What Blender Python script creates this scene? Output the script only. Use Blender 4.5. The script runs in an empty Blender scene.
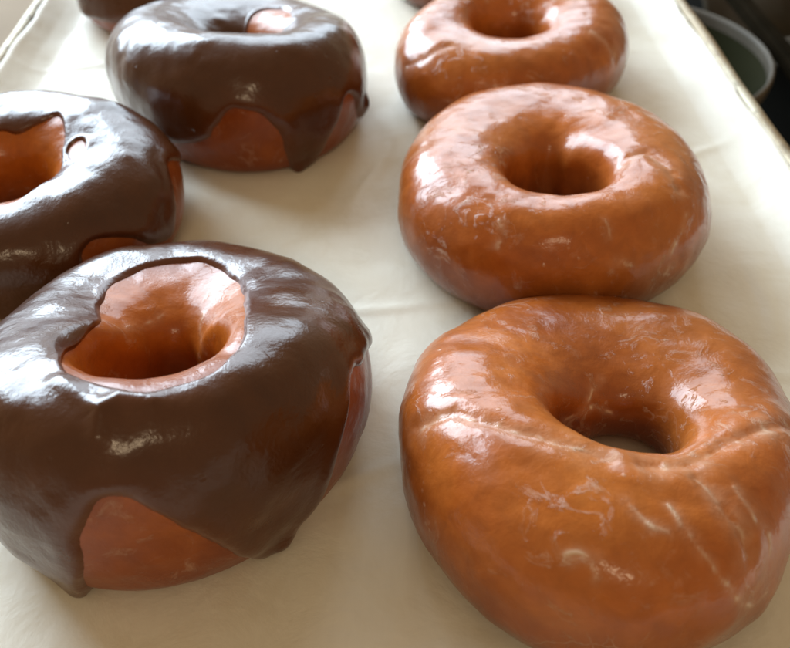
import bpy, math
import numpy as np
from mathutils import Vector, Matrix

S = bpy.context.scene
COL = S.collection
R = math.radians

# ------------------------------------------------------------------ camera
cam_d = bpy.data.cameras.new('camera'); cam = bpy.data.objects.new('camera', cam_d); COL.objects.link(cam)
TH, PSI = 0.71409, 0.02938
cam.location = (0, 0, 0.1846)
cam.rotation_euler = (math.pi/2 - TH, 0, -PSI)
cam_d.sensor_width = 36; cam_d.lens = 900/790*36
cam_d.clip_start = .01; cam_d.clip_end = 50
cam_d.dof.use_dof = True; cam_d.dof.focus_distance = .222; cam_d.dof.aperture_fstop = 19
S.camera = cam
# ------------------------------------------------------------------ world and lamps
w = bpy.data.worlds.new('World'); S.world = w; w.use_nodes = True
bg = w.node_tree.nodes['Background']; bg.inputs[0].default_value = (1.0, .75, .46, 1); bg.inputs[1].default_value = .37
def area(name, loc, target, sx, sy, power, color):
    d = bpy.data.lights.new(name, 'AREA'); d.shape = 'RECTANGLE'; d.size = sx; d.size_y = sy; d.energy = power; d.color = color
    o = bpy.data.objects.new(name, d); COL.objects.link(o); o.location = loc
    o.rotation_euler = (Vector(target) - Vector(loc)).to_track_quat('-Z', 'Y').to_euler()
    return o
area('window_light', (-.98, 1.55, .78), (0, .25, 0), 1.3, 1.1, 76, (.70, .86, 1.0))
area('window_light', (.08, 2.1, .84), (0, .25, 0), 1.0, 1.1, 18, (.70, .86, 1.0))
area('ceiling_light', (-.02, -1.15, 1.0), (0, .25, 0), .42, .10, 3.2, (1.0, .76, .48))
S.view_settings.view_transform = 'Standard'; S.view_settings.look = 'None'
S.view_settings.exposure = .05; S.view_settings.gamma = 1; S.view_settings.use_curve_mapping = False
S.cycles.use_denoising = True

# ------------------------------------------------------------------ helpers
def tag(o, label=None, cat=None, group=None, kind=None):
    if label: o['label'] = label
    if cat: o['category'] = cat
    if group: o['group'] = group
    if kind: o['kind'] = kind
    return o
def empty(name, loc):
    o = bpy.data.objects.new(name, None); COL.objects.link(o); o.location = loc; o.empty_display_size = .02; return o
def mesh_obj(name, verts, faces, mat, parent=None, attrs=None, smooth=True):
    me = bpy.data.meshes.new(name); me.from_pydata(np.asarray(verts).tolist(), [], np.asarray(faces).tolist() if not isinstance(faces, list) else faces)
    if smooth: me.polygons.foreach_set('use_smooth', [True]*len(me.polygons))
    for k, a in (attrs or {}).items():
        at = me.attributes.new(k, 'FLOAT', 'POINT'); at.data.foreach_set('value', np.asarray(a, dtype=np.float32))
    me.materials.append(mat); me.update()
    o = bpy.data.objects.new(name, me); COL.objects.link(o); o.parent = parent
    return o
def _h(ix, iy, iz, seed):
    n = (ix*374761393 + iy*668265263 + iz*2147483647 + seed*1274126177) & 0xffffffff
    n = ((n ^ (n >> 13))*1274126177) & 0xffffffff
    n = ((n ^ (n >> 16))*2246822519) & 0xffffffff
    return ((n ^ (n >> 15)) & 0xffffff)/float(0xffffff)*2 - 1
def noise(P, scale, seed=0):
    "smooth value noise of points P (N,3), features about `scale` metres"
    q = P/scale + 100.37 + seed*7.13; i = np.floor(q).astype(np.int64); f = q - i; f = f*f*f*(f*(f*6 - 15) + 10)
    r = 0
    for a in (0, 1):
        for b in (0, 1):
            for c in (0, 1):
                wgt = (f[:, 0] if a else 1 - f[:, 0])*(f[:, 1] if b else 1 - f[:, 1])*(f[:, 2] if c else 1 - f[:, 2])
                r = r + wgt*_h(i[:, 0] + a, i[:, 1] + b, i[:, 2] + c, seed)
    return r
def seg_dist(P, line):
    "distance of points P to a polyline"
    best = np.full(len(P), 1e9); L = np.asarray(line, float)
    for a, b in zip(L[:-1], L[1:]):
        ab = b - a; t = np.clip(((P - a) @ ab)/max(ab @ ab, 1e-12), 0, 1)
        best = np.minimum(best, np.linalg.norm(P - a - t[:, None]*ab, axis=1))
    return best
def grid_faces(nu, nv, wrap_u=True, wrap_v=True):
    i = np.arange(nu if wrap_u else nu - 1); j = np.arange(nv if wrap_v else nv - 1)
    I, J = np.meshgrid(i, j, indexing='ij'); I2 = (I + 1) % nu; J2 = (J + 1) % nv
    return np.stack([I*nv + J, I2*nv + J, I2*nv + J2, I*nv + J2], -1).reshape(-1, 4)

# ------------------------------------------------------------------ materials
def mat(name):
    m = bpy.data.materials.new(name); m.use_nodes = True; nt = m.node_tree
    return m, nt, nt.nodes['Principled BSDF']
class NB:
    def __init__(s, nt): s.nt = nt
    def n(s, t, **k):
        x = s.nt.nodes.new(t)
        for a, b in k.items(): setattr(x, a, b)
        return x
    def l(s, a, b): s.nt.links.new(a, b)
    def coord(s):
        tc = s.n('ShaderNodeTexCoord'); oi = s.n('ShaderNodeObjectInfo'); a = s.n('ShaderNodeVectorMath', operation='ADD')
        s.l(tc.outputs['Object'], a.inputs[0]); s.l(oi.outputs['Location'], a.inputs[1]); return a.outputs[0]
    def noise(s, vec, scale, detail=3, rough=.55, dist=0, stretch=None):
        if stretch:
            m = s.n('ShaderNodeMapping'); m.inputs['Scale'].default_value = stretch; s.l(vec, m.inputs[0]); vec = m.outputs[0]
        x = s.n('ShaderNodeTexNoise'); x.inputs['Scale'].default_value = scale; x.inputs['Detail'].default_value = detail
        x.inputs['Roughness'].default_value = rough; x.inputs['Distortion'].default_value = dist; s.l(vec, x.inputs['Vector']); return x.outputs['Fac']
    def ramp(s, fac, stops, interp='LINEAR'):
        x = s.n('ShaderNodeValToRGB'); e = x.color_ramp.elements; x.color_ramp.interpolation = interp
        while len(e) < len(stops): e.new(.5)
        for k, (p, c) in enumerate(stops):
            e[k].position = p; e[k].color = (*c, 1) if isinstance(c, tuple) else (c, c, c, 1)
        s.l(fac, x.inputs[0]); return x.outputs[0]
    def mix(s, fac, a, b, mode='MIX'):
        x = s.n('ShaderNodeMix', data_type='RGBA', blend_type=mode)
        for v, i in ((fac, 0), (a, 6), (b, 7)):
            if isinstance(v, (int, float)): x.inputs[i].default_value = v
            elif isinstance(v, tuple): x.inputs[i].default_value = (*v, 1)
            else: s.l(v, x.inputs[i])
        return x.outputs[2]
    def math(s, op, a, b=None, c=None, clamp=False):
        x = s.n('ShaderNodeMath', operation=op, use_clamp=clamp)
        for i, v in enumerate((a, b, c)):
            if v is None: continue
            if isinstance(v, (int, float)): x.inputs[i].default_value = v
            else: s.l(v, x.inputs[i])
        return x.outputs[0]
    def attr(s, name): x = s.n('ShaderNodeAttribute', attribute_name=name); return x.outputs['Fac']
    def bump(s, h, strength, dist, normal=None):
        x = s.n('ShaderNodeBump'); x.inputs['Strength'].default_value = strength; x.inputs['Distance'].default_value = dist
        s.l(h, x.inputs['Height'])
        if normal is not None: s.l(normal, x.inputs['Normal'])
        return x.outputs[0]

def dough_material(name, red=False):
    m, nt, p = mat(name); b = NB(nt); v = b.coord()
    n1 = b.noise(v, 45, 5, .6, .4); n2 = b.noise(v, 160, 4, .65, .6); n3 = b.noise(v, 16, 2)
    if red:
        c = b.ramp(n1, [(.3, (.20, .042, .009)), (.5, (.29, .070, .014)), (.7, (.39, .108, .022))])
        tz = b.n('ShaderNodeTexCoord'); sz = b.n('ShaderNodeSeparateXYZ'); b.l(tz.outputs['Object'], sz.inputs[0])
        rad = b.math('SQRT', b.math('ADD', b.math('POWER', sz.outputs[0], 2.0), b.math('POWER', sz.outputs[1], 2.0)))
        c = b.mix(b.ramp(b.math('ADD', rad, b.math('MULTIPLY', b.math('SUBTRACT', n1, .5), .01)), [(.026, 1.0), (.036, 0.0)]), c, (.46, .120, .010))
    else: c = b.ramp(n1, [(.25, (.35, .080, .012)), (.5, (.44, .115, .018)), (.75, (.54, .165, .032))])
    c = b.mix(b.ramp(n2, [(.35, .28), (.6, 0.0)]), c, (.17, .040, .008) if not red else (.12, .022, .007))
    c = b.mix(b.ramp(n3, [(.45, 0.0), (.75, .35)]), c, (.50, .19, .035) if not red else (.34, .09, .02))
    # browned flanks towards the base, painted darker to offset light bounced off the paper
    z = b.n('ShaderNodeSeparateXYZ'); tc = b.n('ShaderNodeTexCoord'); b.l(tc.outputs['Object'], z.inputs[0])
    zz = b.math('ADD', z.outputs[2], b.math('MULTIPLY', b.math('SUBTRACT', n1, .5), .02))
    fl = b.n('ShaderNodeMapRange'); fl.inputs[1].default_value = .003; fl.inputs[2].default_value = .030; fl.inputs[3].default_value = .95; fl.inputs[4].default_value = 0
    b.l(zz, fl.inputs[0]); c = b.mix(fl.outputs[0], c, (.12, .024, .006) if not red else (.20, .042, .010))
    # dried sugar glaze: milky patches, hairline cracks, specks
    ms = b.math('MULTIPLY', b.ramp(b.noise(v, 130, 7, .75, 1.0), [(.56, 0.0), (.68, .5)]), b.ramp(b.noise(v, 22, 2), [(.42, 0.0), (.6, 1.0)]))
    vo = b.n('ShaderNodeTexVoronoi', feature='DISTANCE_TO_EDGE'); vo.inputs['Scale'].default_value = 62
    wv = b.n('ShaderNodeVectorMath', operation='ADD'); nn = b.n('ShaderNodeTexNoise'); nn.inputs['Scale'].default_value = 90; nn.inputs['Detail'].default_value = 4
    b.l(v, nn.inputs['Vector']); sc = b.n('ShaderNodeVectorMath', operation='SCALE'); sc.inputs[3].default_value = .014; b.l(nn.outputs['Color'], sc.inputs[0])
    b.l(v, wv.inputs[0]); b.l(sc.outputs[0], wv.inputs[1]); b.l(wv.outputs[0], vo.inputs['Vector'])
    cr = b.math('MULTIPLY', b.ramp(vo.outputs['Distance'], [(0.0, 1.0), (.018, 0.0)]), b.ramp(b.noise(v, 33, 3), [(.59, 0.0), (.68, .65)]))
    sp = b.n('ShaderNodeTexVoronoi'); sp.inputs['Scale'].default_value = 230; b.l(v, sp.inputs['Vector'])
    spk = b.math('MULTIPLY', b.ramp(sp.outputs['Distance'], [(.06, 1.0), (.16, 0.0)]), b.ramp(b.noise(v, 75, 2), [(.58, 0.0), (.66, .6)]))
    thin = b.attr('crack')
    thinb = b.math('MULTIPLY', thin, b.ramp(b.noise(v, 260, 3), [(.35, .15), (.6, .9)]))
    g = b.math('ADD', b.math('ADD', ms, b.math('MULTIPLY', cr, .55)), b.math('ADD', b.math('MULTIPLY', spk, .45), thinb), clamp=True)
    if red: g = b.math('MULTIPLY', g, .55)
    c = b.mix(g, c, (.70, .50, .36))
    b.l(c, p.inputs['Base Color'])
    rr = b.ramp(b.noise(v, 70, 5, .65), [(.35, .26), (.65, .46)])
    b.l(rr, p.inputs['Roughness'])
    p.inputs['Specular IOR Level'].default_value = .12
    p.inputs['Coat Weight'].default_value = .5 if red else .72; p.inputs['Coat IOR'].default_value = 1.45
    b.l(b.ramp(b.noise(v, 170, 6, .75), [(.33, .07), (.67, .24)]), p.inputs['Coat Roughness'])
    h1 = b.noise(v, 130, 5, .55, .5); h2 = b.noise(v, 520, 4, .6)
    nb = b.bump(h1, .35, .0012); nb = b.bump(h2, .35, .0003, nb); nb = b.bump(g, .5, .0005, nb)
    po = b.n('ShaderNodeTexVoronoi'); po.inputs['Scale'].default_value = 150; b.l(wv.outputs[0], po.inputs['Vector'])
    pore = b.math('MULTIPLY', b.ramp(po.outputs['Distance'], [(.05, 1.0), (.16, 0.0)]), b.ramp(b.noise(v, 50, 2), [(.5, 0.0), (.6, 1.0)]))
    nb = b.bump(pore, -.6, .0004, nb)
    b.l(nb, p.inputs['Normal'])
    nc = b.bump(b.noise(v, 85, 5, .55, .6), .36, .0012); nc = b.bump(g, .7, .0006, nc); nc = b.bump(pore, -.5, .0004, nc); nc = b.bump(b.noise(v, 330, 4, .6), .5, .0003, nc)
    b.l(nc, p.inputs['Coat Normal'])
    return m
def icing_material():
    m, nt, p = mat('chocolate_icing'); b = NB(nt); v = b.coord()
    n1 = b.noise(v, 50, 4, .6, .3)
    c = b.ramp(n1, [(.3, (.060, .0170, .0040)), (.55, (.077, .0230, .0055)), (.75, (.096, .0300, .0080))])
    thin = b.attr('thin')      # the coat is thin by its edge and the dough's red shows through
    c = b.mix(b.math('MULTIPLY', thin, .5), c, (.15, .035, .012))
    b.l(c, p.inputs['Base Color'])
    b.l(b.ramp(b.noise(v, 60, 4), [(.3, .24), (.7, .40)]), p.inputs['Roughness'])
    p.inputs['Specular IOR Level'].default_value = .16
    p.inputs['Coat Weight'].default_value = .65; p.inputs['Coat Roughness'].default_value = .19
    rip = b.noise(v, 420, 4, .6, .9, stretch=(1.0, .45, .6)); big = b.noise(v, 85, 4, .55, .6); fin = b.noise(v, 800, 3, .5)
    patch = b.ramp(b.noise(v, 40, 2), [(.38, .25), (.62, 1.0)])
    nb = b.bump(big, .22, .0010); nb = b.bump(b.math('MULTIPLY', rip, patch), .45, .0004, nb); nb = b.bump(fin, .5, .00018, nb)
    pit = b.n('ShaderNodeTexVoronoi'); pit.inputs['Scale'].default_value = 95; b.l(v, pit.inputs['Vector'])
    nb = b.bump(b.ramp(pit.outputs['Distance'], [(.03, 0.0), (.09, 1.0)]), .5, .0004, nb)
    b.l(nb, p.inputs['Normal']); b.l(nb, p.inputs['Coat Normal'])
    return m
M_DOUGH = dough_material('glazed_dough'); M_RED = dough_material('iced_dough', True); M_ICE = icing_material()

def paper_material():
    m, nt, p = mat('parchment'); b = NB(nt); v = b.coord()
    c = b.ramp(b.noise(v, 9, 4, .6), [(.3, (.74, .69, .565)), (.7, (.84, .80, .70))])
    c = b.mix(b.ramp(b.noise(v, 420, 3, .7, 0, (1, .25, 1)), [(.3, .10), (.7, 0.0)]), c, (.55, .50, .40))
    c = b.mix(b.ramp(b.noise(v, 26, 5, .65, .5), [(.52, 0.0), (.68, .28)]), c, (.60, .50, .32))     # grease
    sp = b.n('ShaderNodeTexVoronoi'); sp.inputs['Scale'].default_value = 38; b.l(v, sp.inputs['Vector'])
    c = b.mix(b.math('MULTIPLY', b.ramp(sp.outputs['Distance'], [(.012, 1.0), (.03, 0.0)]), .5), c, (.30, .20, .10))
    b.l(c, p.inputs['Base Color'])
    b.l(b.ramp(b.noise(v, 30, 4), [(.35, .50), (.65, .66)]), p.inputs['Roughness'])
    p.inputs['Specular IOR Level'].default_value = .4
    nb = b.bump(b.noise(v, 60, 5, .6, .4), .5, .0012); nb = b.bump(b.noise(v, 500, 2, .5), .12, .0002, nb)
    vo = b.n('ShaderNodeTexVoronoi', feature='DISTANCE_TO_EDGE'); vo.inputs['Scale'].default_value = 17; b.l(v, vo.inputs['Vector'])
    nb = b.bump(b.ramp(vo.outputs['Distance'], [(0.0, 1.0), (.06, 0.0)]), .12, .0006, nb)
    b.l(nb, p.inputs['Normal'])
    return m
def metal_material():
    m, nt, p = mat('stained_aluminium'); b = NB(nt); v = b.coord()
    st = b.ramp(b.noise(v, 90, 6, .7, .8), [(.50, 0.0), (.62, 1.0)]); st2 = b.ramp(b.noise(v, 35, 4, .6), [(.4, 0.0), (.6, .8)])
    c = b.mix(b.math('MULTIPLY', st, .8), (.42, .36, .25), (.08, .045, .018)); c = b.mix(st2, c, (.26, .18, .09))
    b.l(c, p.inputs['Base Color']); p.inputs['Metallic'].default_value = .35; p.inputs['Roughness'].default_value = .48
    b.l(b.bump(b.noise(v, 160, 5, .6), .3, .0006), p.inputs['Normal'])
    return m
def plain(name, c1, c2, rough, scale=40, bump=.15, metallic=0, spec=.4):
    m, nt, p = mat(name); b = NB(nt); v = b.coord()
    b.l(b.ramp(b.noise(v, scale, 5, .6), [(.3, c1), (.7, c2)]), p.inputs['Base Color'])
    p.inputs['Roughness'].default_value = rough; p.inputs['Metallic'].default_value = metallic; p.inputs['Specular IOR Level'].default_value = spec
    b.l(b.bump(b.noise(v, scale*3, 4), bump, .001), p.inputs['Normal']); return m
M_PAPER = paper_material(); M_METAL = metal_material()

# ------------------------------------------------------------------ setting
TX0, TX1, TY0, TY1 = -.1632, .1540, -.03, .62       # inside line of the rim bead
def box(name, x0, x1, y0, y1, z0, z1, m, parent=None, bev=.004):
    import bmesh
    bm = bmesh.new(); bmesh.ops.create_cube(bm, size=1)
    for q in bm.verts: q.co = ((x0 + x1)/2 + q.co.x*(x1 - x0), (y0 + y1)/2 + q.co.y*(y1 - y0), (z0 + z1)/2 + q.co.z*(z1 - z0))
    bmesh.ops.bevel(bm, geom=bm.edges[:], offset=bev, segments=3, affect='EDGES')
    me = bpy.data.meshes.new(name); bm.to_mesh(me); bm.free(); me.materials.append(m)
    o = bpy.data.objects.new(name, me); COL.objects.link(o); o.parent = parent; return o
M_COUNTER = plain('tan_counter', (.25, .18, .11), (.30, .22, .14), .85, 30)
tag(box('countertop', -1.2, .05, -.5, 1.2, -.045, -.0050, M_COUNTER), kind='structure')
M_FLOOR = plain('dark_floor', (.003, .003, .002), (.006, .005, .003), .95, 12, .1, 0, .08)
tag(box('floor', -1.5, 2.5, -.8, 3.5, -.50, -.46, M_FLOOR), kind='structure')

# sheet pan: floor, flared wall and rolled bead swept round a rounded rectangle
def rrect(x0, x1, y0, y1, r, n=10):
    pts = []
    for cx, cy, a0 in ((x1 - r, y1 - r, 0), (x0 + r, y1 - r, 90), (x0 + r, y0 + r, 180), (x1 - r, y0 + r, 270)):
        for k in range(n + 1):
            a = R(a0 + 90*k/n); pts.append((cx + r*math.cos(a), cy + r*math.sin(a)))
    out = []
    for a, b2 in zip(pts, pts[1:] + pts[:1]):
        L = math.hypot(b2[0] - a[0], b2[1] - a[1]); k = max(1, int(L/.02))
        for t in range(k): out.append((a[0] + (b2[0] - a[0])*t/k, a[1] + (b2[1] - a[1])*t/k))
    return np.array(out)
def sweep(profile, closed=False):
    "profile: (offset outwards from the rim line, z)"
    rings = []
    base = rrect(TX0, TX1, TY0, TY1, .022); cx, cy = (TX0 + TX1)/2, (TY0 + TY1)/2
    d = np.roll(base, -1, 0) - np.roll(base, 1, 0); nrm = np.stack([d[:, 1], -d[:, 0]], 1); nrm /= np.linalg.norm(nrm, axis=1)[:, None]
    for off, z in profile: q = base + nrm*off; rings.append(np.c_[q, np.full(len(q), z)])
    P = np.stack(rings, 1); nu, nv = P.shape[:2]
    return P.reshape(-1, 3), grid_faces(nu, nv, True, closed)
pan = tag(empty('sheet_pan', ((TX0 + TX1)/2, (TY0 + TY1)/2, -.004)), 'stained aluminium baking sheet under the white parchment and all the doughnuts', 'baking sheet')
def into(parent, P): return np.asarray(P) - np.array(parent.location)
prof = [(-.0155, -.0035), (-.011, -.0035), (-.0085, -.0025), (-.0065, .0002), (.0010, .0075), (.0022, .0088)]
P, Fc = sweep(prof)
nring = len(P)//len(prof); Fl = Fc.tolist(); Fl.append([i*len(prof) for i in range(nring)])
mesh_obj('pan_base', into(pan, P), Fl, M_METAL, pan)
bead = [(.0034 + .0028*math.cos(a), .0088 + .0025*math.sin(a)) for a in np.linspace(0, 2*math.pi, 15)[:-1]]
P, Fc = sweep(bead, True); P = P + np.stack([noise(P, .02, 5), noise(P, .02, 6), noise(P, .015, 7)], 1)*.0004
mesh_obj('rim', into(pan, P), Fc, M_METAL, pan)

# parchment: one dense sheet lying in the pan, turned up along the walls
def parchment():
    xs = np.concatenate([np.linspace(TX0 - .0018, TX0 + .02, 30)[:-1], np.linspace(TX0 + .02, TX1 - .02, 190), np.linspace(TX1 - .02, TX1 + .0018, 30)[1:]])
    ys = np.linspace(TY0 + .02, TY1 - .02, 380)
    X, Y = np.meshgrid(xs, ys, indexing='ij'); P = np.stack([X.ravel(), Y.ravel(), np.zeros(X.size)], 1)
    e = np.minimum(P[:, 0] - TX0, TX1 - P[:, 0]); r = .0155; t = np.clip((r - e)/r, 0, 1.1)
    z = .0105*np.minimum(t, 1)**1.5 + .0006
    flat = np.clip(1 - t, 0, 1)
    z += flat*(.0006*(noise(P, .035, 1) + 1) + .00022*noise(P, .011, 2)) + t*.0006*noise(P*[1, 1, 0], .02, 9)
    # long soft wrinkles
    for k, (x0, y0, a) in enumerate(((.125, .22, 75), (.13, .31, 20), (.10, .42, -30), (.0, .30, 70), (.0, .22, 10), (-.01, .15, 25), (-.13, .40, 15), (.135, .18, -25), (.005, .13, 80))):
        c, s = math.cos(R(a)), math.sin(R(a)); q = (P[:, 0] - x0)*-s + (P[:, 1] - y0)*c; l = (P[:, 0] - x0)*c + (P[:, 1] - y0)*s
        q = q + .004*noise(P, .03, 20 + k); z += flat*.0007*np.exp(-(q/.0022)**2)*np.exp(-(l/.022)**2)
    z = z - .0004
    P[:, 0] += np.clip((t - .5)/.6, 0, 1)*np.sign(P[:, 0] - (TX0 + TX1)/2)*(.0011*noise(P*[0, 1, 0], .030, 3) + .0004*noise(P*[0, 1, 0], .009, 4) - .0010)
    P[:, 2] = z
    return P, grid_faces(len(xs), len(ys), False, False)
P, Fc = parchment()
tag(mesh_obj('parchment_paper', P, Fc, M_PAPER), 'white baking parchment sheet lying under the doughnuts in the metal pan', 'baking paper')

# ------------------------------------------------------------------ doughnuts
DONUTS = {
 'G': {"p": [0.05584, 0.15083, 0.05422, -0.00402, 0.0033, -0.00032, 0.00184, 0.03275, -0.00371, -0.00817, 0.003, -0.0055, 0.0132, 0.0015, 0.00046, 2.6], "thin": [[[2.5, -40.85, 40.1], [4.42, -45.93, 38.96], [7.67, -51.35, 35.41], [12.92, -53.81, 29.75], [20.47, -51.98, 20.68]], [[16.67, -35.75, 37.95], [20.21, -41.44, 35.63], [23.87, -43.06, 32.14], [23.99, -49.19, 19.57]], [[-6.09, -40.77, 40.8], [-2.37, -45.15, 39.93], [0.81, -46.12, 39.39]], [[-20.49, -49.47, 35.75], [-15.39, -50.35, 36.86], [-13.92, -53.84, 34.07]], [[-8.54, 3.45, 17.89], [-2.36, 6.65, 18.48], [1.78, 14.52, 21.5]], [[-2.36, 6.65, 18.48], [5.46, 8.73, 14.32]]], "ridge": [[[-46.85, -9.11, 29.74], [-43.99, -10.56, 33.19], [-38.42, -11.38, 36.89], [-32.93, -16.42, 39.03], [-24.89, -21.26, 40.3], [-15.8, -24.8, 40.33], [-7.93, -28.6, 40.12]], [[-0.26, -29.97, 39.47], [9.2, -29.19, 38.25], [20.69, -21.05, 35.0], [30.68, -15.63, 32.61], [40.22, -10.4, 28.26]], [[9.98, -33.69, 38.96], [13.92, -40.42, 38.21], [17.39, -47.77, 33.52]]]},
 'F': {"p": [0.06057, 0.26427, 0.05632, -0.00425, 0.00122, 0.00029, -0.00149, 0.03617, 0.00095, -0.0029, -0.00056, -0.0105, 0.0145, -0.0045, 9e-05, 2.8], "thin": [[[-23.44, -47.01, 35.19], [-23.19, -50.89, 31.93], [-24.82, -52.03, 28.94]], [[7.09, -50.44, 36.76], [7.1, -53.91, 33.53]], [[8.03, -57.16, 26.02], [11.41, -56.07, 27.05], [14.86, -55.45, 25.35]], [[33.63, -40.8, 31.67], [28.48, -48.36, 26.0], [26.87, -50.54, 17.52]]], "ridge": [[[18.72, -19.39, 35.3], [21.17, -15.1, 36.21], [26.93, -13.72, 37.52], [30.52, -21.37, 38.11], [32.73, -33.9, 36.51]]], "rd": 0.8},
 'E': {"p": [0.06369, 0.37815, 0.05351, -0.00398, 0.00718, 0.00122, -0.00266, 0.03605, -0.0008, 0.00114, -0.00372, -0.00308, 0.01345, -0.00012, 0.00081, 2.6], "thin": [], "ridge": [[[-49.25, -34.49, 24.83], [-41.65, -39.53, 30.21], [-31.95, -37.41, 34.36]], [[26.79, -22.48, 33.64], [34.29, -24.92, 29.68], [37.8, -27.46, 22.39]]], "rd": 0.5},
 'A': {"p": [-0.05266, 0.17166, 0.0542, -0.00432, 0.00043, 0.00131, -0.0007, 0.04194, 0.00085, -0.0134, -0.00033, -0.0095, 0.0155, -0.005, -0.00046, 3.2], "ice": {"vin": [[246.0, 114.0], [234.5, 130.0], [212.5, 145.0], [191.5, 134.0], [150.0, 105.0], [129.0, 92.0], [109.0, 87.0], [89.0, 85.0], [73.0, 90.0], [52.0, 100.0], [336.0, 118.0], [309.5, 104.0], [300.0, 96.0], [286.5, 95.0], [277.0, 93.0], [268.0, 102.0], [258.0, 109.0]], "vout": [[252.0, -80], [260.0, 0.0], [264.0, 23.0], [267.5, 30.0], [273.5, 28.0], [278.5, 15.0], [283.5, 1.0], [290.5, -14.0], [299.0, -72], [303.5, -72], [310.5, -37.0], [316.0, -34.0], [324.5, -1.0], [330.5, 15.0], [338.5, 34.0], [351.0, 23.0], [2.0, 17.0]], "patch": [], "drip": [[-17, -50, 2.5], [29.5, -43, 3]], "fold": [[[-12.55, -37.52, 53.53], [-6.81, -43.03, 54.54], [-1.62, -46.37, 54.54], [-2.21, -50.68, 52.09]], [[-1.62, -46.37, 54.54], [1.14, -43.43, 54.85], [7.45, -44.51, 54.65]]], "fill_out": [[20, -12], [45, -35], [90, -38], [140, -42], [200, -50], [235, -52], [246, -50]], "fill_in": [[20, 107]]}, "thin": [[[-12.32, 4.12, 32.5], [-9.73, 10.25, 27.96], [-6.48, 14.55, 26.17], [-3.95, 17.12, 26.16]], [[7.62, 24.94, 28.57], [6.21, 18.02, 27.83], [6.95, 9.39, 26.52], [8.1, 2.4, 26.08]]], "ridge": []},
 'B': {"p": [-0.12164, 0.26229, 0.05331, 0.00352, -0.00027, 0.00015, -0.00047, 0.03514, 0.0014, 0.00237, 0.00064, -0.00399, 0.0133, -0.00069, -0.00041, 2.25], "ice": {"vin": [[286.5, 101.0], [297.5, 100.0], [311.0, 115.0], [4.0, 137.0], [23.5, 123.0], [43.0, 109.0], [55.5, 104.0], [62.5, 119.0], [86.0, 136.0], [107.0, 126.0]], "vout": [[308.5, 3.0], [309.5, 19.0], [314.0, 29.0], [320.5, 25.0], [327.0, 13.0], [332.0, 1.0], [343.5, -16.0], [350.5, 7.0], [356.0, 25.0], [4.5, 38.0]], "patch": [[[355.5, 124.0], [10.0, 121.0], [13.5, 111.0], [7.5, 107.0], [356.5, 108.0], [349.0, 114.0]]], "drip": [], "fill_in": [[150, 125], [200, 120], [250, 105]], "fill_out": [[30, -20], [80, -35], [140, -30], [200, -42], [250, -38], [290, -36], [302, -30]]}},
 'C': {"p": [-0.05494, 0.35678, 0.05715, -0.00461, -0.00452, -0.00078, -6e-05, 0.04148, -0.00097, -0.00782, 0.00363, -0.0068, 0.0144, -0.00021, -0.00174, 2.5], "ice": {"vin": [], "vout": [[218.0, -24.0], [241.0, -22.0], [255.0, -16.0], [264.5, -7.0], [270.5, 10.0], [274.5, 20.0], [280.5, 18.0], [285.5, 13.0], [289.5, -2.0], [291.0, -18.0], [296.0, -75], [302.5, -75], [306.0, -23.0], [313.0, -6.0], [315.5, 12.0], [321.5, 11.0], [325.5, -6.0]], "patch": [[[15, 120], [30, 104], [50, 92], [70, 95], [80, 112], [75, 150], [40, 175], [12, 160]]], "drip": [[26.18, -52.5, 2], [51.76, -24.69, 14.53]], "fill_out": [[332, -30], [350, -42], [20, -30], [70, -40], [130, -30], [180, -42], [210, -32]], "fill_in": [[0, 250], [90, 235], [180, 240], [270, 225]]}},
 'D': {"p": [-0.096, 0.466, 0.051, 0.001, -0.001, 0, 0, 0.034, 0, 0, 0.001, 0, 0.012, 0, 0, 2.25], "ice": {"vout": [], "vin": [], "patch": [], "fill_out": [[0, -20], [90, -30], [180, -30], [250, -5], [290, 10], [330, -15]], "fill_in": [[0, 140], [120, 150], [240, 130]]}},
 'H': {"p": [0.062, 0.489, 0.051, 0.001, -0.001, 0, 0, 0.034, 0, 0, 0.001, 0, 0.012, 0, 0, 2.25]},
}
def ring_surface(p, U, V):
    _, _, Ro, o2c, o2s, o3c, o3s, H, Hc, Hs, hx, hy, Ri, i2c, i2s, ni = p
    ro = Ro + o2c*np.cos(2*U) + o2s*np.sin(2*U) + o3c*np.cos(3*U) + o3s*np.sin(3*U)
    ri = Ri + hx*np.cos(U) + hy*np.sin(U) + i2c*np.cos(2*U) + i2s*np.sin(2*U)
    h = H + Hc*np.cos(U) + Hs*np.sin(U)
    rc = (ro + ri)/2; a = (ro - ri)/2; zc = .46*h; c, s = np.cos(V), np.sin(V); n = np.where(c < 0, 2/(2.25 + (ni - 2.25)*np.clip(-c*2, 0, 1)), 2/2.25)
    x = a*np.sign(c)*np.abs(c)**n; bb = np.where(s > 0, h - zc, zc*1.12); z = zc + bb*np.sign(s)*np.abs(s)**n
    k = .0015; z = np.where(z < 8*k, k*np.log1p(np.exp(np.clip(z/k, -30, 30))), z) - .0005
    return np.stack([(rc + x)*np.cos(U), (rc + x)*np.sin(U), z], -1)
def grid_normals(P, nu, nv):
    G = P.reshape(nu, nv, 3); du = np.roll(G, -1, 0) - np.roll(G, 1, 0); dv = np.roll(G, -1, 1) - np.roll(G, 1, 1)
    n = np.cross(du, dv).reshape(-1, 3); n /= np.maximum(np.linalg.norm(n, axis=1), 1e-12)[:, None]; return n
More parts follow.
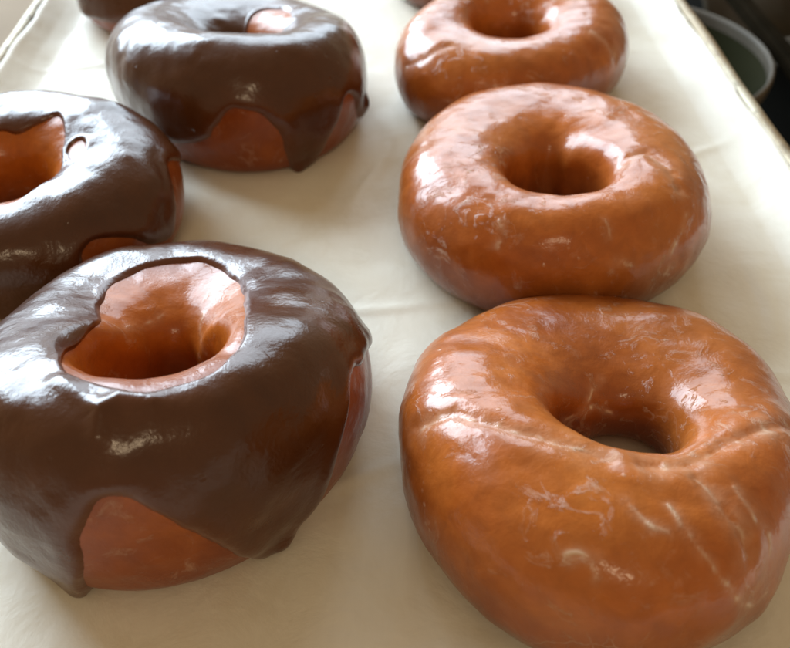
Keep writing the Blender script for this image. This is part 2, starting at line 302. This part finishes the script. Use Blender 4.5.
def dough_points(d, nu, nv, seed):
    U, V = np.meshgrid(np.linspace(0, 2*np.pi, nu + 1)[:-1], np.linspace(0, 2*np.pi, nv + 1)[:-1], indexing='ij')
    P = ring_surface(d['p'], U, V).reshape(-1, 3); n = grid_normals(P, nu, nv)
    keep = np.clip((P[:, 2] - .001)/.006, 0, 1)
    disp = .0010*noise(P, .026, seed) + .00045*noise(P, .011, seed + 1) + .00016*noise(P, .0045, seed + 2)
    P0 = P.copy()
    for L in d.get('ridge', []):
        q = seg_dist(P0, np.array(L)/1000); q = q*(1 + .25*noise(P0, .006, seed + 5))
        disp += -d.get('rd', 1)*(.00055*np.exp(-(q/.0016)**2) - .00045*np.exp(-((q - .0045)/.0035)**2))
    P = P + n*(disp*keep)[:, None]
    P[:, 2] = np.maximum(P[:, 2], .0002)
    crack = np.zeros(len(P))
    for k, L in enumerate(d.get('thin', [])):
        q = seg_dist(P0 + .0011*np.stack([noise(P0, .004, 31), noise(P0, .004, 32), noise(P0, .004, 33)], 1), np.array(L)/1000)
        crack = np.maximum(crack, np.exp(-(q/.00042)**2)*.9 + .25*np.exp(-(q/.0015)**2))
    for L in d.get('ridge', []):
        q = seg_dist(P0 + .0016*np.stack([noise(P0, .005, 31), noise(P0, .005, 32), noise(P0, .005, 33)], 1), np.array(L)/1000)
        crack = np.maximum(crack, .55*np.exp(-(q/.0005)**2) + .25*np.exp(-(q/.004)**2))
    return U.ravel(), V.ravel(), P, grid_normals(P, nu, nv), crack
def chaikin(q, closed=True):
    q = np.asarray(q, float); nx = np.roll(q, -1, 0)
    if not closed: q, nx = q[:-1], nx[:-1]
    return np.stack([q*.75 + nx*.25, q*.25 + nx*.75], 1).reshape(-1, 2)
def loop_fn(pts, fill):
    "periodic piecewise-linear v(u), degrees"
    q = sorted([(a % 360, b) for a, b in pts] + [(a % 360, b) for a, b in fill]); u = [a for a, _ in q]; v = [b for _, b in q]
    q = np.stack([u, v], 1); q = np.concatenate([q - [360, 0], q, q + [360, 0]])
    q = chaikin(chaikin(q, False), False); q = q[(q[:, 0] > -60) & (q[:, 0] < 420)]
    return q[:, 0], q[:, 1]
KU, KV = .040, .019          # metres per radian along and across the ring
def loop_signed(Ud, Vd, loop):
    "signed metric distance above the curve v(u)"
    u, v = loop; f = np.interp(Ud, u, v)
    x, y = np.radians(Ud)*KU, np.radians(Vd)*KV; best = np.full(len(Ud), 1e9)
    U2, V2 = u, v
    for i in range(len(U2) - 1):
        if U2[i + 1] < -40 or U2[i] > 400 or U2[i+1] <= U2[i]: continue
        ax, ay, bx, by = np.radians(U2[i])*KU, np.radians(V2[i])*KV, np.radians(U2[i + 1])*KU, np.radians(V2[i + 1])*KV
        t = np.clip(((x - ax)*(bx - ax) + (y - ay)*(by - ay))/((bx - ax)**2 + (by - ay)**2 + 1e-15), 0, 1)
        best = np.minimum(best, np.hypot(x - ax - t*(bx - ax), y - ay - t*(by - ay)))
    return np.where(Vd > f, best, -best)
def patch_signed(Ud, Vd, poly):
    "distance outside a closed bare patch (negative inside)"
    q = np.array(poly, float); c = q[0, 0]; q[:, 0] = (q[:, 0] - c + 180) % 360 - 180 + c; q = chaikin(chaikin(q))
    u = (Ud - c + 180) % 360 - 180 + c
    x, y = np.radians(u)*KU, np.radians(Vd)*KV; ins = np.zeros(len(x), bool); best = np.full(len(x), 1e9)
    X, Y = np.radians(q[:, 0])*KU, np.radians(q[:, 1])*KV
    for i in range(len(q)):
        ax, ay, bx, by = X[i], Y[i], X[(i + 1) % len(q)], Y[(i + 1) % len(q)]
        t = np.clip(((x - ax)*(bx - ax) + (y - ay)*(by - ay))/((bx - ax)**2 + (by - ay)**2 + 1e-15), 0, 1)
        best = np.minimum(best, np.hypot(x - ax - t*(bx - ax), y - ay - t*(by - ay)))
        if abs(by - ay) > 1e-12: ins ^= ((ay > y) != (by > y)) & (x < (bx - ax)*(y - ay)/(by - ay) + ax)
    return np.where(ins, -best, best)
def icing(d, seed, nu, nv, root):
    U, V, P, n, _ = dough_points(d, nu, nv, seed)
    ice = d['ice']; Ud = np.degrees(U); Vd = np.degrees(V); Vd = np.where(Vd > 270, Vd - 360, Vd)      # -90 .. 270
    s = np.minimum(loop_signed(Ud, Vd, loop_fn(ice['vout'], ice['fill_out'])), -loop_signed(Ud, Vd, loop_fn(ice['vin'], ice['fill_in'])))
    for q in ice['patch']: s = np.minimum(s, patch_signed(Ud, Vd, q))
    s = s + .0006*noise(P, .007, seed + 11) + .0001*noise(P, .003, seed + 12)
    T = .0010 + .00028*noise(P, .012, seed + 13)
    wd = .0015; k = np.clip(s/wd, 0, 1)
    t = np.where(s < 0, np.maximum(s*1.2, -.0012), T*np.sin(k*np.pi/2))
    t += np.where(s > 0, .0006*np.exp(-((s - .0022)/.0022)**2)*(Vd < 60), 0)                  # rolled edge
    t += np.clip(s/.003, 0, 1)*(.00038*noise(P, .016, seed + 14) + .00010*noise(P, .0065, seed + 15))
    for c in ice.get('drip', []):
        q = np.linalg.norm(P - np.array(c)/1000, axis=1); t += np.clip(s/.001, 0, 1)*.0021*np.exp(-(q/.0038)**2)
    for L in ice.get('fold', []):
        q = seg_dist(P, np.array(L)/1000); t += np.clip(s/.001, 0, 1)*(.0009*np.exp(-(q/.0021)**2) - .0002*np.exp(-((q - .006)/.003)**2))
    Q = P + n*t[:, None]; Q[:, 2] = np.maximum(Q[:, 2], .0003)
    Fc = grid_faces(nu, nv); keep = (t[Fc] > -.0009).any(1); Fc = Fc[keep]
    used = np.unique(Fc); mp = np.full(len(Q), -1); mp[used] = np.arange(len(used))
    thin = np.exp(-np.clip(s, 0, 1)/.0022)
    return mesh_obj('icing', Q[used], mp[Fc], M_ICE, root, {'thin': thin[used]})
def doughnut(key, label, iced, seed, nu, nv, group):
    d = DONUTS[key]; x, y = d['p'][:2]
    _, _, P, _, crack = dough_points(d, nu, nv, seed)
    if not iced:
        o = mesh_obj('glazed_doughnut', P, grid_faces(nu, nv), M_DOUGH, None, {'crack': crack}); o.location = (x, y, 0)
        return tag(o, label, 'doughnut', group)
    root = tag(empty('chocolate_doughnut', (x, y, 0)), label, 'doughnut', group)
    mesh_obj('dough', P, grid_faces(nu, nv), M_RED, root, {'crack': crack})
    icing(d, seed, int(nu*1.25), int(nv*1.25), root)
    return root
GL, CH = 'plain glazed ring doughnuts', 'chocolate iced ring doughnuts'
doughnut('G', 'large glazed ring doughnut nearest the front, parchment showing through its hole', False, 11, 620, 400, GL)
doughnut('F', 'glazed ring doughnut in the middle of the right row, between two others', False, 23, 520, 340, GL)
doughnut('E', 'glazed ring doughnut at the far end, behind the middle glazed one', False, 37, 420, 280, GL)
doughnut('H', 'glazed doughnut of which only a sliver shows at the top edge, centre', False, 41, 240, 160, GL)
doughnut('A', 'chocolate iced doughnut at the front with a bare patch round its hole', True, 53, 620, 420, CH)
doughnut('B', 'chocolate iced doughnut cut off at left, small bare window beside its hole', True, 67, 480, 320, CH)
doughnut('C', 'chocolate iced doughnut of the back row with a drip running onto paper', True, 71, 480, 320, CH)
doughnut('D', 'chocolate iced doughnut barely in view at the top edge behind the others', True, 83, 240, 160, CH)

# ------------------------------------------------------------------ things beyond the pan
def lathe(profile, n, loc, m, name, parent=None):
    a = np.linspace(0, 2*np.pi, n + 1)[:-1]; pr = np.array(profile)
    P = np.stack([pr[None, :, 0]*np.cos(a)[:, None], pr[None, :, 0]*np.sin(a)[:, None], np.repeat(pr[None, :, 1], n, 0)], -1).reshape(-1, 3)
    o = mesh_obj(name, P, grid_faces(n, len(profile), True, False), m, parent); o.location = loc; return o
M_TUB = plain('olive_plastic', (.020, .020, .006), (.028, .026, .009), .9, 20, .05, 0, .1)
M_LIP = plain('taupe_rim', (.09, .072, .050), (.12, .098, .070), .6, 50, .05, 0, .3)
M_DARK = plain('dark_metal', (.006, .005, .003), (.014, .010, .006), 1.0, 18, .1, 0, 0.0)
M_CLOTH = plain('brown_cloth', (.022, .018, .010), (.06, .045, .030), .95, 14, .4, 0, .15)
TR, TZ = .0895, -.05
tub = tag(empty('tub', (.155, .525, TZ - .14)), 'round olive green tub with a taupe rim standing beyond the pan edge', 'tub')
lathe([(.0005, .004), (.060, .004), (.068, .010), (TR - .0022, .132)], 96, (0, 0, 0), M_TUB, 'inside', tub)
lathe([(.0005, 0), (.064, 0), (.072, .006), (TR - .0015, .132)], 96, (0, 0, 0), M_TUB, 'wall', tub)
lathe([(TR - .0020, .131), (TR - .0022, .1375), (TR - .0017, .1392), (TR - .0006, .1400), (TR + .0006, .1390), (TR + .0009, .136), (TR, .131)], 96, (0, 0, 0), M_LIP, 'rim', tub)
box_s = box('shelf', .06, .9, -.3, 1.6, -.22, -.19, M_FLOOR); tag(box_s, kind='structure')
rack = tag(empty('metal_rack', (.30, .62, -.19)), 'dark metal rack rail running beside the olive tub', 'rack')
b1 = box('rail', .250 - .30, .262 - .30, -.6, .9, .13, .142, M_DARK, rack, .003)
for yy in (-.3, .2, .6): box('post', .251 - .30, .261 - .30, yy, yy + .012, .0, .1295, M_DARK, rack, .002)
def cloth():
    n = 120; X, Y = np.meshgrid(np.linspace(.275, .62, n), np.linspace(.42, 1.0, n), indexing='ij'); P = np.stack([X.ravel(), Y.ravel(), np.zeros(n*n)], 1)
    P[:, 2] = -.10 + .035*noise(P, .10, 91) + .012*noise(P, .035, 92); top = mesh_obj('folded_cloth', P, grid_faces(n, n, False, False), M_CLOTH)
    sm = top.modifiers.new('thickness', 'SOLIDIFY'); sm.thickness = .004
    return tag(top, 'crumpled dark brown cloth lying beyond the tub in the top corner', 'cloth')
cloth()
